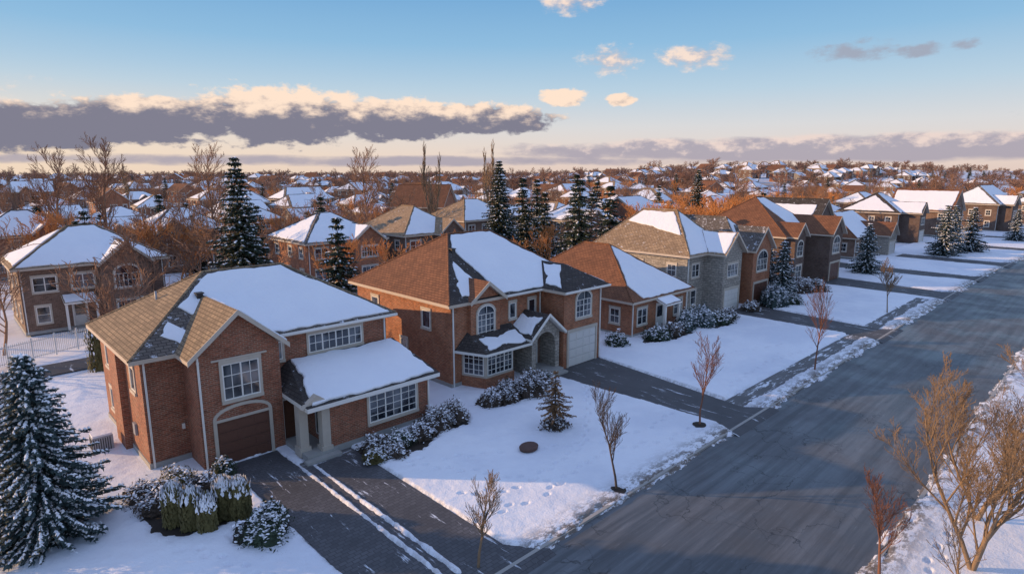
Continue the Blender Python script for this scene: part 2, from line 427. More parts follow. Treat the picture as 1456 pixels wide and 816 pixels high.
# ------------------------------------------------------------------ houses
def finish(e,wb,rb,sb,db,coll=None):
    wb.obj('walls',e); rb.obj('roof',e); 
    if sb.f: sb.obj('roof_snow',e)
    db.obj('windows_and_doors',e)
def vents(rb,pts,mat='dark'):
    for x,y,z in pts:
        rb.box(x-.15,y-.15,z-.3,x+.15,y+.15,z+.25,mat); rb.box(x-.2,y-.2,z+.251,x+.2,y+.2,z+.31,mat)
def gutter(rb,x0,y0,x1,z): rb.box(x0,y0-.12,z-.13,x1,y0-.002,z-.01,'white')
def house1():
    e=empty('brick_house',(6.2,31.2,0)); wb,rb,sb,db=MB(),MB(),MB(),MB()
    W,D=13.2,8.8; ez=5.6
    wb.box(0,0,0,W,D,ez+.08,'brickA')
    wb.box(-.05,-.05,0,W+.05,D+.05,.35,'concrete')
    wb.box(-.35,3.2,0,0.1,5.0,ez-.1,'brickA')
    S=3.0/4.85
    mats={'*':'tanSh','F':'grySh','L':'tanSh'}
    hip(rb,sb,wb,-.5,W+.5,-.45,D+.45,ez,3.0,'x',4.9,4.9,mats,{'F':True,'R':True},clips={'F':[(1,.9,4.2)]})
    V0=[(-.5,-.45,ez),(W+.5,-.45,ez),(W-4.4,4.4,ez+3),(4.4,4.4,ez+3)]
    snowface(sb,V0,777,inset=.25,jit=.3,th=.05,clip=[(-1,-.9,-3.3),(1,1.0,1.4)])
    wx0,wx1,wf=1.8,5.75,-1.9
    wb.box(wx0,wf,0,wx1,.5,ez+.05,'brickA')
    gwing(rb,sb,wb,wx0-.4,wx1+.4,wf-.4,ez,2.05,-.45,S,{'*':'tanSh'},{'R':1},'brickA')
    gutter(rb,wx1+.42,-.45,W+.5,ez)
    garage(db,'F',wf,wx0+.7,wx1-.75,2.25,'brnDoor',arch=True,cols=3)
    window(db,'F',wf,wx0+1.15,wx1-1.05,3.25,5.05,2,1,sub=(2,3))
    db.T=side('F',wf); db.box(2.5,-.02,5.26,5.1,.09,5.34,'trim'); db.T=None
    window(db,'F',0,wx1+.35,wx1+.95,4.1,5.1,1,1)
    window(db,'F',0,8.2,11.5,4.1,5.15,4,1,sub=(2,2))
    window(db,'L',0,1.2,2.0,3.6,4.8,1,1); window(db,'L',0,6.4,7.4,3.6,4.8,2,1); window(db,'L',0,6.4,7.4,1.1,2.3,2,1)
    lx0,lf=7.1,-4.3; lx1=W+.0
    wb.box(lx0,lf,0,lx1,-.01,2.95,'brickA'); wb.box(lx0-.03,lf-.03,0,lx1+.03,lf+.1,.35,'concrete')
    z0=2.85;z1=3.95
    V=[(wx1+.0,lf-.45,z0),(lx1+.45,lf-.45,z0),(lx1+.45,.02,z1),(wx1+1.2,.02,z1),(wx1+.0,.02,z0+.12)]
    rb.slab(V,[(0,1,2,3),(0,3,4)],['drkSh','drkSh'],.22,'white')
    snowface(sb,[V[0],V[1],V[2],V[3]],991,inset=.10,jit=.3,th=.13,clip=[(1,-.25,wx1+1.25)])
    window(db,'F',lf,lx0+2.2,lx1-.9,.95,2.5,3,1,sub=(2,4))
    wb.box(wx1+.01,lf+.6,0,wx1+.45,lf+1.1,2.6,'trim'); wb.box(lx0-.45,lf-.02,0,lx0-.02,lf+.45,2.6,'trim')
    wb.box(wx1+.01,lf+.05,2.6,lx0-.02,lf+1.1,2.82,'trim')
    wb.box(wx1-.06,lf+.53,.0,wx1+.52,lf+1.17,.5,'trim'); wb.box(lx0-.52,lf-.09,0,lx0+.05,lf+.52,.5,'trim')
    V=[(wx1-.15,lf-.2,2.75),(wx1+.62,lf-.2,3.35),(lx0+.1,lf-.2,2.75)]
    wb.add(V+[(a,b+.35,c) for a,b,c in V],[(0,1,2),(5,4,3),(0,3,4,1),(1,4,5,2),(2,5,3,0)],'trim')
    wb.box(wx1,-1.6,0,lx0,-.02,2.8,'stone')
    door(db,'F',-1.6,wx1+.12,wx1+1.0,2.1,'wood',.3,False)
    window(db,'L',lx0,-3.6,-2.7,.6,2.4,1,1,surr=None)
    wb.box(wx1,lf-.1,0,lx0+.3,-1.62,.29,'concrete'); wb.box(wx1-.2,lf-.5,0,lx0+.3,lf-.12,.15,'concrete')
    downspout(db,wx1+.22,0,ez); downspout(db,W-.15,0,ez); downspout(db,.15,0,ez); downspout(db,wx0+.12,wf,ez); downspout(db,lx1-.1,lf,2.8)
    db.box(-.12,1.9,1.2,-.01,2.3,1.8,'metal'); db.box(1.5,-.1,1.7,1.62,-.01,1.95,'white')
    vents(rb,[(3.6,2.6,ez+1.9),(5.4,5.6,ez+2.6)])
    rb.tube((2.2,5.2,ez+1.2),(2.2,5.2,ez+2.1),.06,.06,6,'metal',True)
    finish(e,wb,rb,sb,db)
    a=MB(); a.box(-.45,-.4,.06,.45,.4,.85,'metal'); a.box(-.5,-.45,0,.5,.45,.058,'concrete')
    for i in range(8): a.box(-.46,-.36+.09*i,.12,-.451,-.32+.09*i,.78,'dark'); a.box(-.41+.1*i,-.412,.12,-.37+.1*i,-.401,.78,'dark')
    a.box(-.42,-.37,.851,.42,.37,.95,'snow'); a.obj('air_conditioner',None,(5.0,35.4,.02))
house1()
def house2():
    e=empty('brick_house',(23.4,29.9,0)); wb,rb,sb,db=MB(),MB(),MB(),MB()
    W,D,ez=12.6,11.6,5.75
    wb.box(0,0,0,W,D,ez+.08,'brickB'); wb.box(-.04,-.04,0,W+.04,D+.04,.35,'concrete')
    S=3.75/6.3
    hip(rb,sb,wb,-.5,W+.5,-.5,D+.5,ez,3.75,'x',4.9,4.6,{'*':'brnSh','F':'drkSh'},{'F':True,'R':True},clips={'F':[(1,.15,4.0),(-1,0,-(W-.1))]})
    V0=[(-.5,-.5,ez),(W+.5,-.5,ez),(W-4.1,5.8,ez+3.75),(4.4,5.8,ez+3.75)]
    snowface(sb,V0,778,inset=.3,jit=.4,th=.06,clip=[(-1,-.15,-3.5),(1,-.35,.6)])
    wx0,wx1,wf=8.4,W,-2.3
    wb.box(wx0,wf,0,wx1+.01,.4,ez+.05,'brickB')
    V=[(wx0-.4,wf-.45,ez),(wx1+.5,wf-.45,ez),((wx0+wx1)/2,wf+1.9,ez+1.55),((wx0+wx1)/2,-.5+1.55/S,ez+1.55),(wx0-.4,-.48,ez),(wx1+.5,-.48,ez)]
    rb.slab(V,[(0,1,2),(4,0,2,3),(1,5,3,2)],['drkSh','drkSh','drkSh'],.2,'fascia')
    snowface(sb,[V[4],V[0],V[2],V[3]],55,inset=.25,jit=.35); snowface(sb,[V[1],V[5],V[3],V[2]],56)
    gutter(rb,wx0-.4,wf-.45,wx1+.5,ez); gutter(rb,4.35,-.5,wx0-.42,ez)
    garage(db,'F',wf,wx0+.5,wx1-.6,2.6,'whtDoor',cols=4)
    window(db,'F',wf,wx0+1.3,wx1-1.2,3.55,4.9,2,1,sub=(2,3),arch=True)
    window(db,'F',0,5.2,5.8,3.9,5.0,1,1); window(db,'F',0,7.1,7.8,3.9,5.0,1,1)
    window(db,'F',-.35,1.95,3.45,3.1,4.75,2,1,sub=(2,4),arch=True)
    wb.box(1.4,-.35,2.9,4.0,.2,ez+.05,'brickB'); wb.box(1.3,-.42,2.72,4.1,.1,2.88,'trim')
    gwing(rb,sb,wb,1.1,4.3,-.75,ez,1.2,-.5,S,{'*':'brnSh'},{},'brickB')
    by=-1.75
    bay=[(.8,-.01),(1.45,by),(4.0,by),(4.65,-.01)]
    wb.prism(bay,0,.8,'brickB'); 
    b2=[(.85,-.02),(1.5,by+.06),(3.95,by+.06),(4.6,-.02)]
    wb.prism(b2,.8,2.55,'trim')
    window(db,'F',by+.06,1.6,3.85,.95,2.4,3,1,surr=None,sub=(2,4))
    def slant(p,q):
        p=Vector((p[0],p[1],0));q=Vector((q[0],q[1],0));d=(q-p).normalized();n=Vector((d.y,-d.x,0))
        return lambda u,o,z:tuple(p+d*u+n*o+Vector((0,0,z)))
    for p,q in ((b2[0],b2[1]),(b2[2],b2[3])):
        l=math.hypot(q[0]-p[0],q[1]-p[1]); T=slant(p,q); k=l-.15
        global side; sv=side; side=lambda a,b:T
        window(db,'F',0,.15,k,.95,2.4,2,1,surr=None,sub=(2,4)); side=sv
    ze,zt=2.6,3.6
    V=[(.25,-.02,ze),(1.1,by-.45,ze),(5.3,by-.45,ze),(5.3,-.02,zt),(1.3,-.02,zt)]
    rb.slab(V,[(0,1,4),(1,2,3,4)],['drkSh','drkSh'],.18,'white')
    snowface(sb,[V[1],V[2],V[3],V[4]],57,inset=.2,jit=.5,clip=[(0,-1,.55)])
    ey=-2.1
    wb.box(5.35,ey,0,5.75,-.01,2.9,'stone'); wb.box(7.75,ey,0,8.15,-.01,2.9,'stone')
    wb.box(5.75,-.6,0,7.75,-.01,3.6,'brickC')
    V=[(5.0,ey-.35,2.85),(6.75,ey-.35,4.35),(6.75,.3,4.35),(5.0,.3,2.85),(8.5,ey-.35,2.85),(8.5,.3,2.85)]
    rb.slab(V,[(3,0,1,2),(1,4,5,2)],['drkSh','drkSh'],.17,'white'); snowface(sb,[V[3],V[0],V[1],V[2]],58,inset=.3,jit=.4)
    n=8; arc=[(6.75+.95*math.cos(math.pi*i/n),2.2+.85*math.sin(math.pi*i/n)) for i in range(n+1)]
    db.T=None
    poly=[(5.4,2.2),(5.4,2.95),(6.75,4.1),(8.1,2.95),(8.1,2.2)]+arc
    wb.xprism(poly,ey+.02,ey+.3,'stone')
    for a,b in (((5.0,2.72),(6.75,4.22)),((8.5,2.72),(6.75,4.22))):
        wb.xprism([a,b,(b[0],b[1]+.2),(a[0],a[1]+.2)],ey-.42,ey-.36,'white')
    door(db,'F',-.6,6.2,7.3,2.2,'wood',.3)
    wb.box(5.4,ey-.5,0,8.1,-.62,.28,'concrete'); wb.box(5.2,ey-.95,0,8.1,ey-.52,.14,'concrete')
    for u in (2.2,8.6): window(db,'L',0,u,u+.9,3.7,4.9,1,1); 
    window(db,'L',0,5.0,5.8,1.2,2.4,1,1)
    downspout(db,.15,0,ez); downspout(db,wx0-.12,0,ez); downspout(db,wx1-.12,wf,ez)
    vents(rb,[(3.4,4.0,ez+2.6),(3.0,7.4,ez+2.2)])
    finish(e,wb,rb,sb,db)
house2()
def genhouse(name,ox,oy,W,D,ez,rise,axis,i0,i1,wall,roof,wing=None,rot=0,garage_at=None,snow=('F','R','B'),chim=False,stone_wing=None,seed=0,coll=None,leftsnow=False,clips={},porch='white',wing2=None,gdoor=None):
    rr=random.Random(seed+int(ox*10)); wb,rb,sb,db=MB(),MB(),MB(),MB()
    wb.box(0,0,0,W,D,ez+.08,wall); wb.box(-.04,-.04,0,W+.04,D+.04,.3,'concrete')
    sn={k:True for k in snow}
    if leftsnow: sn['L']=.3 if leftsnow is True else leftsnow
    hip(rb,sb,wb,-.5,W+.5,-.5,D+.5,ez,rise,axis,i0,i1,{'*':roof},sn,wall=wall,clips=clips)
    S=rise/((D+1)/2) if axis=='x' else rise/max(.1,i0)
    fl=[(1.0,2.4)] if ez<4 else [(.95,2.4),(3.7,5.0)]
    occ=[]
    gd=gdoor or rr.choice(['whtDoor','brnDoor'])
    for wi,wg in enumerate((wing,wing2)):
        if not wg: continue
        wx0,wx1,wf,wr=wg[:4]; ww=stone_wing or wall
        wb.box(wx0,wf,0,wx1,.4,ez+.05,ww)
        gwing(rb,sb,wb,wx0-.4,wx1+.4,wf-.4,ez,wr,-.5,S,{'*':roof},{'R':1,'L':1} if leftsnow else {'R':1},ww)
        m=(wx0+wx1)/2; hw=min(1.3,(wx1-wx0)*.28)
        if ez>4: window(db,'F',wf,m-hw,m+hw,3.6,4.9,3 if hw>1 else 2,1,sub=(2,2),arch=rr.random()<.4)
        if garage_at=='wing' and wi==0: garage(db,'F',wf,m-min(2.3,(wx1-wx0)*.38),m+min(2.3,(wx1-wx0)*.38),2.3,gd)
        else: window(db,'F',wf,m-hw,m+hw,.9,2.4,2,1,sub=(2,2))
        occ.append((wx0-.3,wx1+.3))
    if garage_at=='body': garage(db,'F',0,W-5.2,W-.8,2.3,gd); gocc=(W-5.6,W)
    else: gocc=None
    placed=False
    for zi,(a,b) in enumerate(fl):
        u=.9
        while u+1.3<W-.4:
            w=rr.choice([1.0,1.4,1.7])
            ok=all(u+w<o[0] or u>o[1] for o in occ)
            if zi==0 and gocc and u+w>gocc[0]: ok=False
            if ok:
                if zi==0 and not placed and u>W*.3 and all(u+1.8<o[0] or u-.8>o[1] for o in occ):
                    door(db,'F',0,u,u+1.0,2.1,rr.choice(['wood','whtDoor','dark'])); wb.box(u-.6,-1.4,0,u+1.6,-.06,.28,'concrete')
                    V=[(u-.8,-1.5,2.7),(u+1.8,-1.5,2.7),(u+1.8,-.01,3.25),(u-.8,-.01,3.25)]
                    rb.slab(V,[(0,1,2,3)],[roof],.15,'white'); snowface(sb,V,int(u*7),inset=.08,jit=.1)
                    for q in (u-.65,u+1.6): wb.box(q-.09,-1.4,.28,q+.09,-1.2,2.62,porch)
                    placed=True
                else: window(db,'F',0,u,u+w,a,b,2 if w>1.1 else 1,1,sub=(1,2))
            u+=w+rr.uniform(1.1,1.8)
        u=1.2
        while u+1.2<D:
            window(db,'L',0,u,u+1.0,a+.1,b,1,2,sub=(2,1)); 
            if coll is None: window(db,'R',W,u,u+1.0,a+.1,b,1,2)
            u+=rr.uniform(3,4)
    downspout(db,.15,0,ez); downspout(db,W-.15,0,ez)
    if chim:
        wb.box(W*.7,D*.62,ez,W*.7+.8,D*.62+.7,ez+rise+.5,wall); wb.box(W*.7-.08,D*.62-.08,ez+rise+.5,W*.7+.88,D*.62+.78,ez+rise+.62,'trim')
    vents(rb,[(W*.35,D*.68,ez+rise*.6)])
    if coll is not None:
        A=MB()
        for q in (wb,rb,sb,db):
            A.add(q.v,q.f,[q.mats[i] for i in q.m])
        me=A.mesh(name,True); autouv(me); return me
    e=empty(name,(ox,oy,0),rot); finish(e,wb,rb,sb,db); return e
genhouse('brick_house',42.1,29.0,9.0,14.0,3.25,4.0,'y',6.4,5.6,'brickB','brnSh',garage_at=None,clips={'F':[(1,.12,1.0)]})
genhouse('stone_house',53.0,30.2,7.6,11.5,6.0,4.1,'y',4.2,4.2,'stone','tanShD',wing=(3.3,7.2,-2.1,2.1),garage_at='wing',gdoor='whtDoor',leftsnow=.25,clips={'L':[(1.0,-.15,.9)]})
genhouse('brick_house',61.4,29.4,5.4,12.0,5.9,3.2,'y',3.2,3.6,'brickB','grySh',wing=(.6,4.9,-1.7,2.4),garage_at='wing',gdoor='brnDoor')
genhouse('brick_house',76.5,30.5,11.5,12.5,6.1,4.6,'x',5.5,5,'brickD','brnSh',wing=(6.8,11.2,-3.2,2.3),garage_at='wing',wing2=(.6,3.8,-1.2,1.7),gdoor='brnDoor',clips={'F':[(1,0,4.2)]})
genhouse('brick_house',94.0,33.5,9,13,5.6,4.4,'y',0,4,'brickD','drkSh',garage_at='body',seed=3,snow=('R','B'),gdoor='brnDoor',leftsnow=1.3)
genhouse('brick_house',109,32,13,10,3.4,3.8,'x',4,0,'brickC','brnSh',wing=(8,12.4,-2.8,2.2),garage_at='wing',seed=5,stone_wing='stone')
genhouse('brick_house',141,34,12,11,5.9,3.8,'x',5,5,'brickD','drkSh',wing=(1.5,6,-3.5,2.2),garage_at='wing',seed=6,leftsnow=.5)
genhouse('brick_house',161,29,10,12,5.5,4.6,'y',0,0,'brickC','brnSh',garage_at='body',seed=7,rot=-.05,leftsnow=.4)
genhouse('brick_house',184,24,14,11,6.4,4.4,'x',5,0,'brickD','grySh',wing=(1.5,6,-2.5,2.2),garage_at='wing',seed=8,rot=-.12,leftsnow=True)
genhouse('brick_house',212,14,13,11,5.9,4.2,'x',5,5,'brickD','drkSh',wing=(6.5,11,-2.5,2.2),garage_at='wing',seed=9,rot=-.2,leftsnow=True)
genhouse('brick_house',5.0,66.0,11.2,9.5,5.9,3.1,'x',5,5,'brickC','tanSh',wing=(5.9,9.6,-1.6,1.9),seed=11,leftsnow=.35)
genhouse('brick_house',32.0,68,10.5,11,5.7,3.2,'x',5,5,'brickB','grySh',wing=(5.6,9.6,-1.2,1.9),seed=12,leftsnow=True)
genhouse('brick_house',45,67,9.5,12,5.8,3.5,'y',5,5,'brickC','tanShD',wing=(4.8,8.8,-1.5,2.0),seed=13)
genhouse('brick_house',66,80,12,11,5.8,3.4,'x',5,5,'brickC','tanShD',wing=(6,10.5,-1.5,2.0),seed=14)
genhouse('brick_house',82,68,11,10,5.5,3.2,'x',5,5,'brickC','grySh',wing=(1,5,-1.5,2.0),seed=15,leftsnow=True)
genhouse('brick_house',100,68,12,10,5.8,3.4,'x',0,5,'brickA','grySh',wing=(6,10.5,-1.5,2.0),seed=16,leftsnow=True)
genhouse('brick_house',125,64,12,10,5.4,3.3,'x',5,5,'brickC','drkSh',wing=(1,5,-1.5,2.0),seed=17,leftsnow=.5)
genhouse('brick_house',22,96,11,10,5.6,3.2,'x',5,5,'brickC','grySh',wing=(1,5,-1.5,2.0),seed=18,leftsnow=True)
genhouse('brick_house',4,104,11,10,5.6,3.2,'x',5,5,'brickA','grySh',wing=(5.9,9.6,-1.6,1.9),seed=19,leftsnow=True)
# ------------------------------------------------------------------ ground
def ss(t,a,b): t=max(0.,min(1.,(t-a)/(b-a))); return t*t*(3-2*t)
def terr(x,y):
    d=math.hypot(x,y); a=46-math.degrees(math.atan2(y,x)) if d>1 else 0
    return ss(d,170,620)*ss(y,70,200)*(3+11*ss(a,-5,30)*(1-ss(a,60,90)))*(1+.25*math.sin(x*.011)*math.cos(y*.013))
def vnoise(x,y,seed):
    xi=np.floor(x).astype(np.int64); yi=np.floor(y).astype(np.int64); fx=x-xi; fy=y-yi
    fx=fx*fx*(3-2*fx); fy=fy*fy*(3-2*fy)
    def h(a,b):
        n=(a*374761393+b*668265263+seed*1442695041)&0xffffffff
        n=((n^(n>>13))*1274126177)&0xffffffff
        return ((n^(n>>16))&0xffff)/65535.
    return (h(xi,yi)*(1-fx)+h(xi+1,yi)*fx)*(1-fy)+(h(xi,yi+1)*(1-fx)+h(xi+1,yi+1)*fx)*fy
def fbm(x,y,s,o=4):
    a=0;t=0;w=1
    for i in range(o): a=a+w*vnoise(x*2**i,y*2**i,s+i); t+=w; w*=.55
    return a/t
def bend(x): 
    x=np.asarray(x,float); return np.where(x>80,-.0006*(x-80)**2,0.)
YL,YR=13.7,5.4
def rect(x,y,x0,x1,y0,y1):
    dx=np.maximum(x0-x,x-x1); dy=np.maximum(y0-y,y-y1)
    return np.where((dx>0)&(dy>0),np.hypot(dx,dy),np.maximum(dx,dy))
DR=[(9.0,11.35,9.0,11.35,'drv'),(11.62,11.9,11.62,11.9,'drv'),(12.2,14.3,12.2,14.3,'drv'),(30.3,35.9,31.0,34.2,'drv2'),(57.4,62.6,57.0,61.0,'drv2'),(81.5,88,81.0,86.0,'drv2'),(97,103,98.0,102,'drv2'),(116.5,122,116,121,'drv2'),(142,147.5,142,147,'drv2'),(166,171,166,171,'drv2')]
DY1=[29.2,26.9,27.3,27.6,28.,27.4,33.4,29.0,30.4,28.5]
beds=[(16.3,25.4,2.4,1.35),(19.8,25.9,1.6,1.0),(26.0,26.5,3.2,1.3),(6.7,26.6,1.9,2.6),(8.0,22.7,1.0,1.1),(45.5,27.3,3.6,1.2),(52.5,26.6,2.6,1.3),(64.6,26.2,2.8,1.3)]
def height(x,y):
    b=bend(x); yy=y-b
    n=fbm(x*1.3,y*1.3,3,4)-.5; n2=fbm(x*4,y*4,9,3)-.5; nL=fbm(x*.25,y*.25,21,3)-.5
    ns=fbm(x*1.1,y*3.2,57,4)-.5
    big=fbm(x*.5,y*.5,33,4)-.5
    dr=np.maximum(YR-yy,yy-YL)
    droad=dr+.7*big+.9*ns+.12*n2
    dd=np.full_like(x,99.)
    for (a,b1,a2,b2,_),y1 in zip(DR,DY1):
        t=np.clip((yy-13.7)/(y1-13.7),0,1); x0=a2+(a-a2)*t; x1=b2+(b1-b2)*t
        fl=np.clip((15.2-yy),0,1.5)*.5
        dx=np.maximum(x0-fl-x,x-x1-fl); dy=np.maximum(12-yy,yy-y1)
        dd=np.minimum(dd,np.maximum(dx,dy)+.13*n2+.10*n)
    ds=rect(x,yy,34,57.5,15.3,16.5)+.5*n+.4*n2
    ds=np.minimum(ds,rect(x,yy,60,80,15.3,16.5)+.7*n+.5*n2)
    ds=np.minimum(ds,rect(x,yy,12.0,13.9,26.5,28)+.1*n2)
    db=np.full_like(x,99.)
    for cx,cy,rx,ry in beds:
        db=np.minimum(db,(np.hypot((x-cx)/rx,(y-cy)/ry)-1)*min(rx,ry)+.5*n+.35*n2+.1)
    def st(d,lo,hi): t=np.clip((d-lo)/(hi-lo),0,1); return t*t*(3-2*t)
    f=st(droad,-.05,.6)*st(dd,-.02,.13)*st(ds,-.05,.25)*(0.0+st(db,-.1,.3))
    z=-.06+f*(.17+.10*nL+.05*n+.006*n2)
    bank=np.exp(-((dr-.9)/.6)**2)*.05*(.2+1.6*np.clip(big+.5,0,1))*st(dd,0,.6)
    z=z+bank*f+ bank*.6*ns*f
    dirt=np.exp(-(np.clip(dr-.4,0,9)/.8)**2)*1.0
    dirt=np.maximum(dirt,.45*np.exp(-(np.clip(dd,0,9)/.15)**2))
    return z,dirt
FP=[]
def trail(pts,step=.62):
    rr=random.Random(3)
    for (a,b) in zip(pts[:-1],pts[1:]):
        l=math.hypot(b[0]-a[0],b[1]-a[1]); k=int(l/step); dx=(b[0]-a[0])/l;dy=(b[1]-a[1])/l
        for i in range(k):
            s=.11*(1 if i%2 else -1)
            FP.append((a[0]+dx*step*i-dy*s+rr.uniform(-.06,.06),a[1]+dy*step*i+dx*s+rr.uniform(-.06,.06),dx,dy))
trail([(14.6,24.2),(17,22.4),(19.5,21.0),(20.4,20.4)]); trail([(21.4,19.8),(24,18.2),(27.5,17.4),(31,17.8)])
trail([(14.5,17.2),(18,16.6),(22.5,17.4),(27,15.9),(30.5,15.6)]); trail([(15.5,23),(18,19),(19.5,16)]); trail([(36.5,22),(40,20.5),(44,21),(50,19)])
trail([(3,23),(5.6,20.5),(6.3,17.5),(8.2,15.5)]); trail([(2.5,31),(4.5,28),(5.4,23.5),(7.4,18.8)]); trail([(18.5,4),(24,3.6),(33,3.2)])
trail([(30,24),(27,21.5),(23,18.5),(17.5,17.8),(14.6,19.5)]); trail([(37,17.5),(43,18),(50,17.2),(56,18)])
def grid(name,x0,x1,y0,y1,res,fp=False):
    nx=int((x1-x0)/res)+1; ny=int((y1-y0)/res)+1
    X,Y=np.meshgrid(np.linspace(x0,x1,nx),np.linspace(y0,y1,ny))
    Z,D=height(X,Y)
    if fp:
        for px,py,dx,dy in FP:
            i0=max(0,int((px-.5-x0)/res));i1=min(nx,int((px+.5-x0)/res)+2);j0=max(0,int((py-.5-y0)/res));j1=min(ny,int((py+.5-y0)/res)+2)
            if i1<=i0 or j1<=j0: continue
            xs=X[j0:j1,i0:i1]-px; ys=Y[j0:j1,i0:i1]-py
            u=(xs*dx+ys*dy)/.17; v=(-xs*dy+ys*dx)/.09; r=np.sqrt(u*u+v*v)
            Z[j0:j1,i0:i1]+= -.13*np.exp(-r**4)+.014*np.exp(-((r-1.5)/.35)**2)
    co=np.stack([X,Y,Z],-1).reshape(-1,3)
    idx=np.arange(nx*ny).reshape(ny,nx)
    q=np.stack([idx[:-1,:-1],idx[:-1,1:],idx[1:,1:],idx[1:,:-1]],-1).reshape(-1,4)
    me=bpy.data.meshes.new(name); me.vertices.add(len(co)); me.vertices.foreach_set('co',co.ravel())
    me.loops.add(q.size); me.loops.foreach_set('vertex_index',q.ravel().astype(np.int32))
    me.polygons.add(len(q)); me.polygons.foreach_set('loop_start',np.arange(0,q.size,4,dtype=np.int32)); 
    me.polygons.foreach_set('use_smooth',np.ones(len(q),bool))
    me.update(calc_edges=True); me.validate()
    at=me.attributes.new('dirt','FLOAT','POINT'); at.data.foreach_set('value',D.ravel().astype(np.float32))
    me.materials.append(M['lawn'])
    o=bpy.data.objects.new(name,me); SC.collection.objects.link(o); return o
grid('snow_lawn',6,38,-1,31,.07,True)
grid('snow_lawn',-6,6,-1,50,.16,True)
grid('snow_lawn',38,72,-1,31,.13,True)
grid('snow_lawn',72,250,-32,31,.45)
grid('snow_lawn',6,72,31,50,.4)
g=MB(); gx=[-1500+50*i for i in range(101)]
g.add([(x,y,-.12+terr(x,y)) for y in gx for x in gx],[(j*101+i,j*101+i+1,j*101+i+102,j*101+i+101) for j in range(100) for i in range(100)],'ground',smooth=True); g.obj('ground',fix=False,uv=False)
rd=MB(); xs=[-60]+list(range(-40,81,20))+list(range(88,500,8))
vs=[];fs=[]
for i,x in enumerate(xs):
    b=float(bend(x)); vs+=[(x,YR-.3+b,0.0),(x,YL+.3+b,0.0)]
    if i: fs.append((2*i-2,2*i,2*i+1,2*i-1))
rd.add(vs,fs,'road'); rd.obj('road',fix=False,uv=False)
kb=MB()
for i in range(len(xs)-1):
    if xs[i]>200: break
    for yy,s in((YL+.3,1),(YR-.3,-1)):
        b0,b1=float(bend(xs[i])),float(bend(xs[i+1]))
        a=yy; c=yy+.16*s
        lo,hi=min(a,c),max(a,c)
        kb.prism([(xs[i],lo+b0),(xs[i+1],lo+b1),(xs[i+1],hi+b1),(xs[i],hi+b0)],-.05,.10,'concrete')
kb.obj('kerb',uv=False)
DRM=[(9.0,14.3,9.0,14.3,'drv',29.2)]+[d+(y,) for d,y in zip(DR[3:],DY1[3:])]
for (a,b,a2,b2,mt,y1) in DRM:
    d=MB(); bb=float(bend((a+b)/2))
    d.add([(a2-1,YL+.1+bb,.105),(b2+1,YL+.1+bb,.105),(b2,YL+1.6+bb,.01),(a2,YL+1.6+bb,.01),(b,y1,.01),(a,y1,.01),(a2-1,YL-.25+bb,.004),(b2+1,YL-.25+bb,.004)],[(6,7,1,0),(0,1,2,3),(3,2,4,5)],mt)
    d.obj('driveway',fix=False,uv=False)
sw=MB(); sw.box(33.5,15.3,-.03,80,16.5,.006,'side'); sw.obj('sidewalk',uv=False)
wk=MB(); wk.box(11.4,26.3,-.03,14.2,27.6,.02,'side'); wk.obj('front_path',uv=False)
for cx,cy,rx,ry in beds:
    d=MB(); n=24; d.add([(cx+1.15*rx*math.cos(6.283*i/n),cy+1.15*ry*math.sin(6.283*i/n),.0) for i in range(n)],[tuple(range(n))],'mulch'); d.obj('garden_bed',fix=False,uv=False)
ln=MB(); ln.add([(-20,50.5,-.02),(20,52.5,-.02),(20,55.5,-.02),(-20,54.0,-.02)],[(0,1,2,3)],'drv2'); ln.obj('back_lane',fix=False,uv=False)
uc=MB(); n=20
def ringp(r,z): return [(r*math.cos(6.283*i/n),r*.8*math.sin(6.283*i/n),z) for i in range(n)]
vs=ringp(.52,0)+ringp(.55,.14)+ringp(.50,.19)+ringp(.38,.20); fs=[(k*n+i,k*n+(i+1)%n,(k+1)*n+(i+1)%n,(k+1)*n+i) for k in range(3) for i in range(n)]+[tuple(range(3*n,4*n))]
uc.add(vs,fs,'cover'); uc.obj('utility_cover',None,(20.7,20.2,.10))
# ------------------------------------------------------------------ vegetation
def baretree(mb,seed,H,r0,mat,levels=4,kids=(9,7,5,4),ratio=(.55,.5,.5,.5),ang=(45,40,38,35),trunkfrac=.25,up=.25,sides=(7,4,3,3,3),rmin=.004,wob=.12,lean=(0,0)):
    rr=random.Random(seed)
    def grow(p,d,Ln,r,lev):
        ns=5 if lev==0 else (4 if lev==1 else (3 if lev==2 else 2))
        pts=[(p,r)]; q=p.copy(); dd=d.copy()
        for i in range(ns):
            dd=(dd+Vector((rr.gauss(0,wob),rr.gauss(0,wob),rr.gauss(0,wob*.6)+ (up*.25 if lev else 0)))).normalized()
            nq=q+dd*(Ln/ns); nr=max(rmin,r*(1-(i+1)/ns*(.75 if lev else .8)))
            mb.tube(q,nq,pts[-1][1],nr,sides[lev],mat); q=nq; pts.append((q.copy(),nr))
        if lev>=levels: return
        k=kids[lev]
        for j in range(k):
            t=(trunkfrac if lev==0 else .2)+(1-(trunkfrac if lev==0 else .2))*(j+rr.random()*.8)/k
            t=min(t,.99); s=t*ns; i=int(s); f=s-i
            a=pts[i][0].lerp(pts[i+1][0],f); ra=pts[i][1]*(1-f)+pts[i+1][1]*f
            axis=dd.orthogonal(); axis.rotate(Quaternion(d,rr.uniform(0,6.283)+j*2.4))
            nd=d.copy(); nd.rotate(Quaternion(axis,math.radians(ang[lev]*rr.uniform(.7,1.25))))
            nd=(nd+Vector((0,0,up))).normalized()
            grow(a,nd,Ln*ratio[lev]*(1.15-.55*t)*rr.uniform(.75,1.15),max(rmin,ra*.62),lev+1)
    grow(Vector((0,0,0)),Vector((lean[0],lean[1],1)).normalized(),H*.92,r0,0)
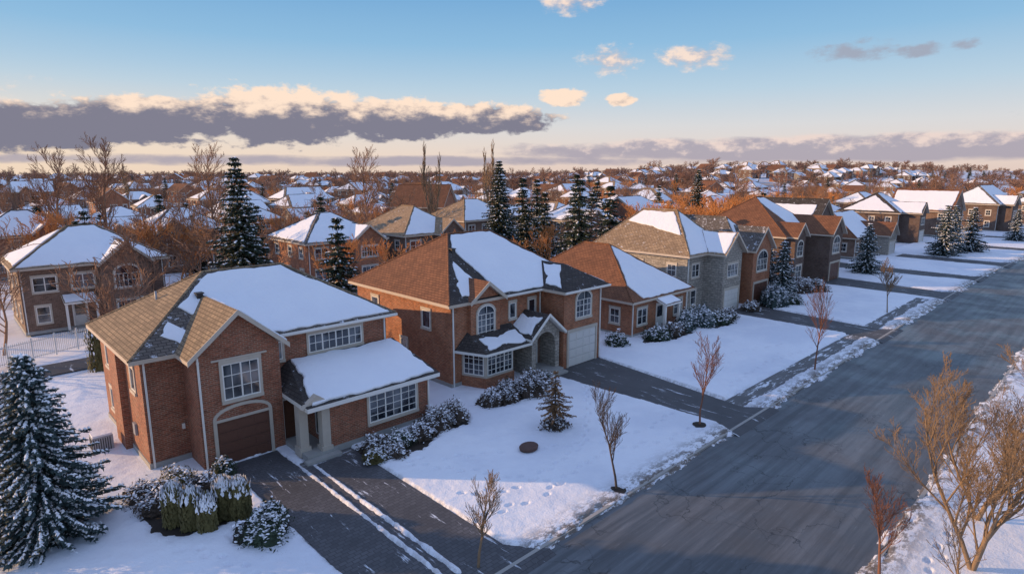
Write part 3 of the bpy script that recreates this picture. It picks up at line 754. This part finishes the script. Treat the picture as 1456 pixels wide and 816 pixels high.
def spruce(mb,seed,H,Rd,nd='ndl',snow=.5,rings=26,per=10,size=.3,taper=.85,z0f=.06,sparse=0):
    rr=random.Random(seed); mb.tube((0,0,0),(0,0,H*.97),.025*H*.6+.05,.02,6,'bark')
    for k in range(rings):
        t=(k+rr.random()*.6)/rings; z=H*(z0f+(1-z0f)*t); rad=Rd*((1-t)**taper)*rr.uniform(.75,1.15)+.08
        nb=max(4,int(per*(.45+.75*(1-t)))); ph=rr.uniform(0,6.28)
        for j in range(nb):
            if rr.random()<sparse: continue
            a=ph+6.283*j/nb+rr.uniform(-.25,.25); r_=rad*rr.uniform(.6,1.18)
            ca,sa=math.cos(a),math.sin(a); nt=max(3,int(r_/(size*.5)))
            droop=.28+.25*(1-t)
            ps=[]
            for i in range(nt+1):
                s=i/nt; ps.append(Vector((ca*r_*s,sa*r_*s,z-droop*r_*s+ .22*r_*s*s)))
            mb.tube(ps[0],ps[-1],.02,.006,3,'bark')
            for i in range(1,nt+1):
                p=ps[i]; s=i/nt; w=size*(1.15-.45*s)
                for sg in (-1,1,0):
                    th=a+sg*rr.uniform(.5,1.1); ln=w*rr.uniform(.8,1.35)*(1.1 if sg==0 else 1)
                    d=Vector((math.cos(th),math.sin(th),rr.uniform(-.45,.02))); e=Vector((-math.sin(th),math.cos(th),rr.uniform(-.35,.35)))*w*.32
                    q=p-d*ln*.25+Vector((0,0,rr.uniform(-.05,.05)))
                    A=q-e*.5; B=q+d*ln*.55-e; C=q+d*ln; D=q+d*ln*.55+e; E_=q+e*.5
                    mb.add([A,B,C,D,E_],[(0,1,2,3,4)],nd)
                    if rr.random()<.6:
                        f=q+d*ln*rr.uniform(.3,.8); mb.add([f-e*.5,f+e*.5,f+Vector((rr.uniform(-.05,.05),rr.uniform(-.05,.05),-w*.65))],[(0,1,2)],nd)
                    if rr.random()<snow*(.5+.5*s):
                        o=Vector((0,0,.035+.03*rr.random())); k2=rr.uniform(.5,.85)
                        pts=[q+o-e*.5*k2,q+o+d*ln*.5*k2-e*k2*.9,q+o*1.0+d*ln*k2,q+o+d*ln*.5*k2+e*k2*.9,q+o+e*.5*k2]
                        mb.add(pts+[pts[2]*0+q+d*ln*.4*k2+o*2.2],[(0,1,5),(1,2,5),(2,3,5),(3,4,5),(4,0,5)],'snow')
def bush(mb,seed,rx,ry,h,leaf='leafB',snow=.75,n=700,size=.11,core=.78,thr=.15):
    rr=random.Random(seed); ph=[rr.uniform(0,6.28) for _ in range(6)]
    def rad(a,u): return 1+.13*math.sin(a*3+ph[0]+u*2)+.1*math.sin(a*5+ph[1]-u*4)+.07*math.sin(a*9+ph[2]+u*7)
    nu,nv=12,6; vs=[];fs=[]
    for v in range(nv+1):
        e=v/nv*math.pi/2
        for u in range(nu):
            a=6.283*u/nu; k=core*rad(a,e); vs.append((rx*k*math.cos(a)*math.cos(e),ry*k*math.sin(a)*math.cos(e),h*k*math.sin(e)))
    for v in range(nv):
        for u in range(nu): fs.append((v*nu+u,v*nu+(u+1)%nu,(v+1)*nu+(u+1)%nu,(v+1)*nu+u))
    mb.add(vs,fs,leaf)
    for i in range(n):
        a=rr.uniform(0,6.283); s=rr.random()**.8; e=math.asin(s); k=rad(a,e)*rr.uniform(.8,1.1)
        nrm=Vector((math.cos(a)*math.cos(e),math.sin(a)*math.cos(e),math.sin(e)))
        p=Vector((rx*k*nrm.x,ry*k*nrm.y,h*k*nrm.z+.03))
        clump=math.sin(p.x*7+ph[3])*math.sin(p.y*7+ph[4])*.6+nrm.z
        if clump>thr and rr.random()<snow:
            t=Vector((rr.gauss(0,.3),rr.gauss(0,.3),1)).normalized(); m='snow'; sz=size*rr.uniform(.5,1.3)
        else:
            t=(nrm+Vector((rr.gauss(0,.6),rr.gauss(0,.6),rr.gauss(0,.6)))).normalized(); m=leaf; sz=size*rr.uniform(.6,1.5)
            p=p*1.06
        x=t.orthogonal().normalized(); x.rotate(Quaternion(t,rr.uniform(0,6.28))); y=t.cross(x)
        if m=='snow':
            q=[p+x*sz*math.cos(b)+y*sz*.6*math.sin(b) for b in (0,1.05,2.1,3.14,4.2,5.25)]
            mb.add(q+[p+t*sz*.35],[(j,(j+1)%6,6) for j in range(6)],'snow',smooth=True)
        else: mb.add([p-x*sz,p-y*sz*.35,p+x*sz,p+y*sz*.35],[(0,1,2,3)],m)
    for i in range(n//6):
        a=rr.uniform(0,6.283); e=rr.uniform(.1,1.5); nrm=Vector((rx*math.cos(a)*math.cos(e),ry*math.sin(a)*math.cos(e),h*math.sin(e)))
        mb.tube(nrm*.6,nrm*rr.uniform(1.05,1.32),.009,.003,3,leaf)
def cedar(mb,seed,r,h):
    rr=random.Random(seed)
    mb.tube((0,0,0),(0,0,h*.9),r*.62,r*.3,8,'ndlY')
    for i in range(1300):
        a=rr.uniform(0,6.283); t=rr.random(); k=r*(1-max(0,(t-.72)/.28)**2*.85)*(.75+.35*rr.random())*(1+.15*math.sin(a*4))
        p=Vector((k*math.cos(a),k*math.sin(a),h*(.03+.97*t))); o=Vector((math.cos(a),math.sin(a),0)); tn=Vector((-o.y,o.x,0))
        w=.05*rr.uniform(.7,1.6); l=.16*rr.uniform(.7,1.6)
        sn=t>.62 and rr.random()<(t-.5)*1.5
        if sn: p=p+o*.03
        up=Vector((0,0,1)); b=o*rr.uniform(-.05,.07)
        mb.add([p-tn*w,p-up*l*.4+b,p+tn*w,p+up*l-b*.5],[(0,1,2,3)],'snow' if sn else 'ndlY')
def put(name,mb,loc,rot=None): return mb.obj(name,None,loc,fix=False,uv=False,rot=rot or 0)
def lib(f):
    m=MB(); f(m); return m
def inst(name,me,loc,s=1,rot=0,coll=None,sz=None):
    o=bpy.data.objects.new(name,me); o.location=loc; o.scale=(s,s,sz or s); o.rotation_euler[2]=rot
    (coll or SC.collection).objects.link(o); return o
for i,(x,y,h,mt) in enumerate([(20.6,14.6,4.3,'bark'),(29.7,15.6,4.7,'barkR'),(44.2,14.7,5.6,'barkR'),(12.7,14.9,3.1,'barkW'),(22.1,4.6,3.7,'barkR'),(69,16.6,4.6,'barkW')]):
    m=MB(); baretree(m,40+i,h,.05+.01*h/4,mt,levels=3,kids=(18,9,4),ratio=(.46,.5,.5),ang=(44,36,33),trunkfrac=.34,up=.4,rmin=.006 if i!=5 else .012,wob=.08)
    put('young_tree',m,(x,y,.0))
    if i<3:
        m=MB(); n=12; m.add([(.42*math.cos(.5236*k),.42*math.sin(.5236*k),0) for k in range(n)]+[(0,0,.06)],[(k,(k+1)%n,n) for k in range(n)],'mulch'); put('mulch_ring',m,(x,y,.13))
def multistem(seed,H,r,stems,sp):
    m=MB()
    for i in range(stems):
        a=6.283*i/stems+seed; baretree(m,seed*10+i,H*(1-.08*i),r*(1-.12*i),'barkW',levels=4,kids=(9,9,8,4),ratio=(.55,.5,.48,.5),ang=(36,40,40,35),trunkfrac=.15,up=.3,rmin=.0055,wob=.13,lean=(math.cos(a)*sp,math.sin(a)*sp))
    return m
put('bare_tree',multistem(5,7.0,.105,3,.28),(25.2,2.5,0),1.0)
put('bare_tree',multistem(8,6.3,.10,3,.26),(29.3,3.0,0),2.0)
m=MB(); baretree(m,18,3.0,.05,'barkW',levels=3,kids=(10,7,4),ratio=(.6,.5,.48),ang=(40,42,40),trunkfrac=.05,up=.28,rmin=.006,wob=.14); put('bare_shrub',m,(23.4,2.6,0),2.0)
m=MB(); spruce(m,77,3.4,1.05,'larch',.06,rings=15,per=7,size=.16,taper=.8,z0f=.3,sparse=.35); put('young_larch_tree',m,(23.6,21.0,0))
m=MB(); bush(m,78,.85,.7,.5,'leafB',.3,420,.10); put('garden_bush',m,(23.7,21.1,.05))
m=MB(); spruce(m,1,7.5,2.6,'ndlB',.55,rings=42,per=18,size=.27,taper=.72,z0f=.02); put('snowy_spruce_tree',m,(1.8,28.0,0))
big=lib(lambda m:spruce(m,2,15.3,3.6,'ndl',.28,rings=40,per=13,size=.55,taper=.8)).mesh('spruce_big')
mid=lib(lambda m:spruce(m,3,10,2.5,'ndl',.2,rings=22,per=10,size=.55,taper=.8)).mesh('spruce_mid')
blu=lib(lambda m:spruce(m,4,7,2.2,'ndlB',.45,rings=24,per=11,size=.4,taper=.75,z0f=.02)).mesh('spruce_blue')
inst('spruce_tree',big,(19.6,54.5,0),1,0)
for x,y,s,r in [(26.7,50.5,1.03,1),(55.4,46,1.36,2),(66,49.5,1.26,3),(22.5,60,1.1,3),(61.5,66,1.3,5),(64.5,60,1.15,1),(70,70,1.35,2),(73.5,62,1.2,4),(79,63,1.1,1),(93,78,1.4,3),(97,76,1.25,5),(88,84,1.3,2),(40,80,1.1,2),(29,82,1.2,4),(13,84,1.0,1)]:
    inst('spruce_tree',mid,(x,y,0),s,r)
inst('spruce_tree',big,(57.8,62.4,0),1.02,2)
inst('spruce_tree',blu,(10.0,46.5,0),.75,3)
inst('spruce_tree',big,(106,59,0),.95,4)
for x,y,s,r in [(67.6,26.8,.95,1),(70.6,29.5,.8,1),(94.4,26.0,1.02,2),(124,22.6,1.25,3),(130,22.6,1.2,4),(134,20.5,1.15,5),(162,17.5,.95,5)]:
    inst('blue_spruce_tree',blu,(x,y,0),s,r)
m=MB(); cedar(m,9,.8,3.6); put('golden_cedar_tree',m,(7.8,50.5,0))
B=[(15.0,25.6,.75,.7,.75,'leafB'),(16.2,25.2,.85,.7,.7,'ndl'),(17.6,25.3,.8,.7,.7,'leafB'),(15.4,24.5,.8,.6,.55,'leafB'),(14.4,24.6,.6,.5,.55,'ndlY'),(19.0,25.7,1.0,.9,1.0,'leafB'),(20.3,26.0,1.0,.9,.95,'leafB'),
 (7.9,22.0,1.0,.95,.85,'ndl'),(8.6,23.3,.6,.6,.6,'ndl'),(5.3,28.5,.9,.8,.7,'leafB'),(5.5,27.2,.8,.7,.7,'leafB'),(6.6,28.6,1.1,.7,.8,'ndlY'),(8.5,28.3,.55,.5,.8,'ndl'),(7.4,27.7,.8,.6,.6,'leafB'),
 (23.4,26.0,.75,.7,.9,'leafB'),(24.7,26.0,.9,.7,1.0,'leafB'),(26.4,25.6,1.1,.95,1.35,'leafB'),(27.9,26.3,.8,.7,.9,'leafB'),(25.6,27.0,.7,.6,.8,'ndl'),(28.9,26.6,.5,.5,.6,'ndl'),
 (39.5,28.6,.9,.9,1.0,'ndl'),(43.5,27.2,1.1,.9,1.0,'ndl'),(45.8,27.2,1.2,.9,1.0,'leafB'),(48.2,27.3,1.1,.9,1.5,'ndlB'),(50.4,27.0,1.3,1.1,1.6,'ndlB'),(52.6,26.4,1.3,1.,.9,'ndl'),(54.6,26.6,1.1,.9,.9,'leafB'),(60.0,26.6,1,.9,.8,'leafB'),(64.0,26.0,1.6,1.3,2.0,'ndlB'),(66.0,25.2,1.3,1.1,1.0,'ndl'),(73,27,1.6,1.3,1.6,'leafB'),(75.5,26,1.6,1.3,1.3,'leafB')]
for i,(x,y,rx,ry,h,lf) in enumerate(B):
    m=MB(); bush(m,100+i,rx,ry,h,lf,.6,int((1150 if x<30 else 750)*rx*max(.8,h)),.075 if x<30 else .12,thr=.42); put('snowy_bush',m,(x,y,.02),i*.7)
for i,(x,y,r,h) in enumerate([(5.7,25.5,.42,1.75),(6.15,24.8,.42,1.65),(6.5,24.1,.36,1.5),(7.3,24.6,.42,1.75),(7.8,24.2,.42,1.7)]):
    m=MB(); cedar(m,200+i,r,h); put('cedar_shrub',m,(x,y,0))
fb=MB(); fx0,fy0,fx1,fy1=1.5,55.6,13.5,60.6; nn=96
for i in range(nn+1):
    t=i/nn; x=fx0+(fx1-fx0)*t;y=fy0+(fy1-fy0)*t
    if i%12==0: fb.box(x-.05,y-.05,0,x+.05,y+.05,1.75,'white')
    else: fb.box(x-.018,y-.018,.12,x+.018,y+.018,1.6,'white')
for z in (.25,1.45): fb.tube((fx0,fy0,z),(fx1,fy1,z),.035,.035,4,'white')
fb.obj('picket_fence',uv=False)
# ---- tree library for backgrounds
bt=[]
for s,mt in ((301,'twig'),(302,'twig'),(303,'twigO'),(304,'twig'),(305,'twigP'),(306,'twigP')):
    far=mt=='twigP'
    m=MB(); baretree(m,s,8.2,.15,mt,levels=2 if far else 3,kids=(14,13) if far else (10,8,5),ratio=(.62,.55,.5),ang=(58,48,42),trunkfrac=.2,up=.22,sides=(4,3,3,3),rmin=.06 if far else .026,wob=.16); bt.append(m.mesh('bare_tree_lib'))
m=MB(); baretree(m,310,16,.2,'barkW',levels=3,kids=(18,7,4),ratio=(.34,.5,.5),ang=(24,25,28),trunkfrac=.08,up=.7,sides=(5,3,3,3),rmin=.025,wob=.05); pop=m.mesh('poplar_lib')
m=MB(); baretree(m,311,15,.26,'twig',levels=3,kids=(16,10,7),ratio=(.42,.48,.5),ang=(45,44,40),trunkfrac=.25,up=.3,sides=(5,3,3,3),rmin=.022,wob=.10); tall=m.mesh('tall_tree_lib')
for (x,y,s,k) in [(9.5,52,.85,0),(14,60,1.0,3),(19,64,1.1,0),(3,60,.85,1),(0.5,66,1.2,3),(24,63,1.0,1),(30,58,.9,2),(38,56,.9,2),(44,58,.85,2),(50,54,.8,2),(60,55,.9,2),(63,47,.75,2),(70,58,1.0,3),(78,52,1.0,2),(12.5,47,.6,2),(29,48.5,.6,2),(40,47,.65,2),(-2,58,1.1,0),(72,45,.75,2),(88,50,1.0,2),(34,52,.8,2),(47,50,.8,2),(16,53,.8,2),(23,57,.8,2)]:
    inst('bare_tree',bt[k],(x,y,0),s,R.uniform(0,6))
for i in range(34):
    x=R.uniform(86,132); y=R.uniform(47,58)
    inst('willow_tree',bt[2],(x,y,0),R.uniform(.95,1.3),R.uniform(0,6))
for x,y,s in [(20,113,1.15),(13.6,110,1.05),(35,108,1.1),(60,101,1.1),(150,40,.75),(3,100,1.1)]: inst('tall_bare_tree',tall,(x,y,0),s,x)
for x,y,s in [(68,92.5,1.05),(70,94,.95),(77,86.5,1.08),(79.5,88,1.0)]: inst('poplar_tree',pop,(x,y,0),s,x)
def collinst(name,filler):
    c=bpy.data.collections.new(name); filler(c)
    e=bpy.data.objects.new(name,None); e.instance_type='COLLECTION'; e.instance_collection=c; SC.collection.objects.link(e)
hl=[genhouse('dh%d'%i,0,0,[12,10,13,9,14,11][i],[10,11,9,10,11,12][i],[5.6,5.4,3.2,5.8,5.6,3.4][i],[3.0,3.2,2.9,3.8,3.2,3.4][i],'xyxyxx'[i],[4.5,4.5,0,0,4,5][i],[4.5,4.5,0,0,0,5][i],['brickC','brickA','stone','brickB','brickD','brickC'][i],['grySh','tanShD','grySh','brnSh','grySh','drkSh'][i],wing=(5.3,8.6,-1.5,1.9) if i%2==0 else None,seed=60+i,coll=True,leftsnow=[.25,.8,.2,False,.6,.2][i]) for i in range(6)]
occ=[]
def fillh(c):
    for row in range(0,19):
        y0=98+row*29
        x=-120
        while x<640:
            x+=R.uniform(15,29)
            yy=y0+R.uniform(-9,9)+10*math.sin(x*.03+row)
            az=math.degrees(math.atan2(yy,x)); d=math.hypot(x,yy)
            if az<2 or az>92 or d>720: continue
            if yy<122 and x<36: continue
            if R.random()<.10+.3*ss(d,250,720): continue
            occ.append((x,yy)); s=R.uniform(.85,1.1); inst('h',R.choice(hl),(x,yy,terr(x,yy)-.1),s,R.choice([0,.08,-.1,.3,-.35,.6]),c,sz=s*R.uniform(.85,1.1))
    for row in range(3):
        for x in range(140,420,22):
            yy=60-.0006*(x-80)**2+row*0+R.uniform(-4,4)+ (0 if row==0 else (-62 if row==1 else -100)) 
            if row>0 and x<190: continue
            occ.append((x,yy)); inst('h',R.choice(hl),(x,yy,0),1,-.1,c)
collinst('distant_houses',fillh)
def fillt(c):
    n=0
    while n<2150:
        d=R.uniform(75,350) if R.random()<.40 else R.uniform(300,1400)
        az=math.radians(R.uniform(-2,92)); x=d*math.cos(az);y=d*math.sin(az)
        if y<62 and x<72: continue
        if x>=72 and y<47-.0006*max(0,x-80)**2 and y>-14-.0006*max(0,x-80)**2: continue
        if y<100 and any(-6<x-hx<19 and -14<y-hy<12 for hx,hy in [(5,66),(32,68),(45,67),(66,80),(82,68),(100,68),(125,64)]): continue
        if d<750 and any(-5<x-hx<15 and -11<y-hy<11 for hx,hy in occ): continue
        r=R.random(); n+=1; z=terr(x,y)-.1
        if r<.17: inst('t',mid,(x,y,z),R.uniform(.6,1.15),R.uniform(0,6),c)
        elif r<.173: inst('t',pop,(x,y,z),R.uniform(.75,1.0),R.uniform(0,6),c)
        elif r<.20: inst('t',tall,(x,y,z),R.uniform(.65,1.0),R.uniform(0,6),c)
        elif d>330:
            s=R.uniform(1.0,1.8); inst('t',bt[R.choice([4,5])],(x,y,z),s,R.uniform(0,6),c,sz=s*R.uniform(.6,.85))
        else: 
            s=R.uniform(.65,1.15); inst('t',bt[R.choice([0,1,3,0,1,3,2,2,2])],(x,y,z),s,R.uniform(0,6),c)
collinst('distant_trees',fillt)
# ------------------------------------------------------------------ light
az=math.radians(132); el=math.radians(14)
S=Vector((math.cos(az)*math.cos(el),math.sin(az)*math.cos(el),math.sin(el)))
sl=bpy.data.lights.new('sun','SUN'); sl.energy=5.0; sl.angle=math.radians(.5); sl.color=(1,.62,.30)
so=bpy.data.objects.new('sun',sl); so.rotation_euler=S.to_track_quat('Z','Y').to_euler(); SC.collection.objects.link(so)
w=bpy.data.worlds.new('World'); SC.world=w; w.use_nodes=True; nt=w.node_tree; bg=nt.nodes['Background']
sky=N(nt,'ShaderNodeTexSky'); sky.sky_type='NISHITA'; sky.sun_disc=False; sky.sun_elevation=el; sky.sun_rotation=math.radians(318)
STR=.12
bg.inputs['Strength'].default_value=STR
tc=N(nt,'ShaderNodeTexCoord'); sx=N(nt,'ShaderNodeSeparateXYZ'); L(nt,tc.outputs['Generated'],sx.inputs[0])
X_,Y_,Z_=sx.outputs
A=mth(nt,'SUBTRACT',46.,mth(nt,'MULTIPLY',mth(nt,'ARCTAN2',Y_,X_),57.2958))
E=mth(nt,'MULTIPLY',mth(nt,'ARCSINE',Z_),57.2958)
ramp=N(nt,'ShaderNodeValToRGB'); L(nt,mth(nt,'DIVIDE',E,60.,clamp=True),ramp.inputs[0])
cr=ramp.color_ramp; stops=[(0,(.76,.60,.53)),(1.5/60,(.80,.67,.60)),(4/60,(.70,.70,.71)),(7/60,(.49,.64,.76)),(11/60,(.28,.51,.74)),(16/60,(.165,.385,.67)),(28/60,(.31,.46,.80)),(1,(.52,.64,1.02))]  # top stops sit above the view, brightened as added fill light for snow
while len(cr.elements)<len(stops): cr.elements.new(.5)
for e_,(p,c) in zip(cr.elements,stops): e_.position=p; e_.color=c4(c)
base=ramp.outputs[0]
warm=mth(nt,'MULTIPLY',sstep(nt,A,20,-70),sstep(nt,E,9,0))
base=mix(nt,mth(nt,'MULTIPLY',warm,.7),base,(1.0,.78,.52))
cv=N(nt,'ShaderNodeCombineXYZ'); L(nt,mth(nt,'MULTIPLY',A,.16),cv.inputs[0]); L(nt,mth(nt,'MULTIPLY',E,.55),cv.inputs[1])
n1=noise(nt,cv.outputs[0],1.0,6,.6)
cv2=N(nt,'ShaderNodeCombineXYZ'); L(nt,mth(nt,'MULTIPLY',A,.46),cv2.inputs[0]); L(nt,mth(nt,'MULTIPLY',E,.85),cv2.inputs[1]); cv2.inputs[2].default_value=5
n2=noise(nt,cv2.outputs[0],1.0,7,.6)
def ell(ac,ec,wa,we,gain=1.):
    a=mth(nt,'DIVIDE',mth(nt,'SUBTRACT',A,ac),wa); b=mth(nt,'DIVIDE',mth(nt,'SUBTRACT',E,ec),we)
    q=mth(nt,'ADD',mth(nt,'MULTIPLY',a,a),mth(nt,'MULTIPLY',b,b))
    return mth(nt,'MULTIPLY',mth(nt,'SUBTRACT',1.,q),gain)
def pa(px): return math.degrees(math.atan((px-728)/875))
def pe(px,y): return math.degrees(math.atan((245-y)/875*math.cos(math.radians(pa(px)))))
ells=[(60,182,11,1.7),(-150,178,14,2.0),(230,174,8,2.0),(410,168,9,2.6),(560,172,9,1.9),(690,172,7,1.5),(800,143,2.4,.9),(880,146,1.6,.6)]
field=None
for px,y,wa,we in ells:
    f=ell(pa(px),pe(px,y),wa,we); field=f if field is None else mth(nt,'MAXIMUM',field,f)
ells2=[(865,95,3.0,1.4),(975,90,3.8,1.3),(812,20,3.2,1.2),(1200,82,3.8,.9),(1290,80,2.4,.6),(1345,75,1.5,.5),(-400,100,15,2),(2600,120,25,3)]
f2=None
for px,y,wa,we in ells2:
    f=ell(pa(px),pe(px,y),wa,we); f2=f if f2 is None else mth(nt,'MAXIMUM',f2,f)
f3=mth(nt,'MAXIMUM',ell(pa(1200),pe(1200,212),34,1.25),ell(pa(560),1.0,40,.55,.6))
def dens(field,lo,hi,nn=n2,amp=2.6):
    v=mth(nt,'ADD',field,mth(nt,'MULTIPLY',mth(nt,'SUBTRACT',nn,.5),amp)); return sstep(nt,v,lo,hi)
relE=mth(nt,'ADD',E,mth(nt,'MULTIPLY',mth(nt,'SUBTRACT',n2,.5),6.0))
topm=sstep(nt,relE,4.4,6.2)
col1=mix(nt,topm,(.22,.215,.28),(1.0,.78,.62))
d1=dens(field,-.05,.4)
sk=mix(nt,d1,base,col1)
n2s=sstep(nt,n2,.42,.6); rig=sstep(nt,A,16,24)
col2=mix(nt,rig,mix(nt,n2s,(.60,.52,.54),(1.0,.78,.64)),(.36,.39,.48))
sk=mix(nt,mth(nt,'MULTIPLY',dens(f2,.1,1.3,n2,4.2),.9),sk,col2)
col3=mix(nt,sstep(nt,relE,1.9,3.2),(.38,.35,.43),(.85,.68,.62))
sk=mix(nt,mth(nt,'MULTIPLY',dens(f3,.0,.6,n1,1.6),.85),sk,col3)
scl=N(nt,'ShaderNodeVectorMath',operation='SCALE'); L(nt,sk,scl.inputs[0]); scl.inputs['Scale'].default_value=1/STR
hi=sstep(nt,E,22,50,0,.25)
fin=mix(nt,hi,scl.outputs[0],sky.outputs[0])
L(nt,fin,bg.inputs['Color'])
# ------------------------------------------------------------------ camera
cam=bpy.data.cameras.new('camera'); cam.sensor_width=36; cam.lens=860/1456*36; cam.clip_end=6000; cam.clip_start=.1
co=bpy.data.objects.new('camera',cam); co.location=(0,0,14); co.rotation_euler=(math.radians(90)-math.atan(163/860),0,math.radians(-44))
SC.collection.objects.link(co); SC.camera=co
SC.view_settings.view_transform='Standard'; SC.view_settings.look='None'; SC.view_settings.exposure=0
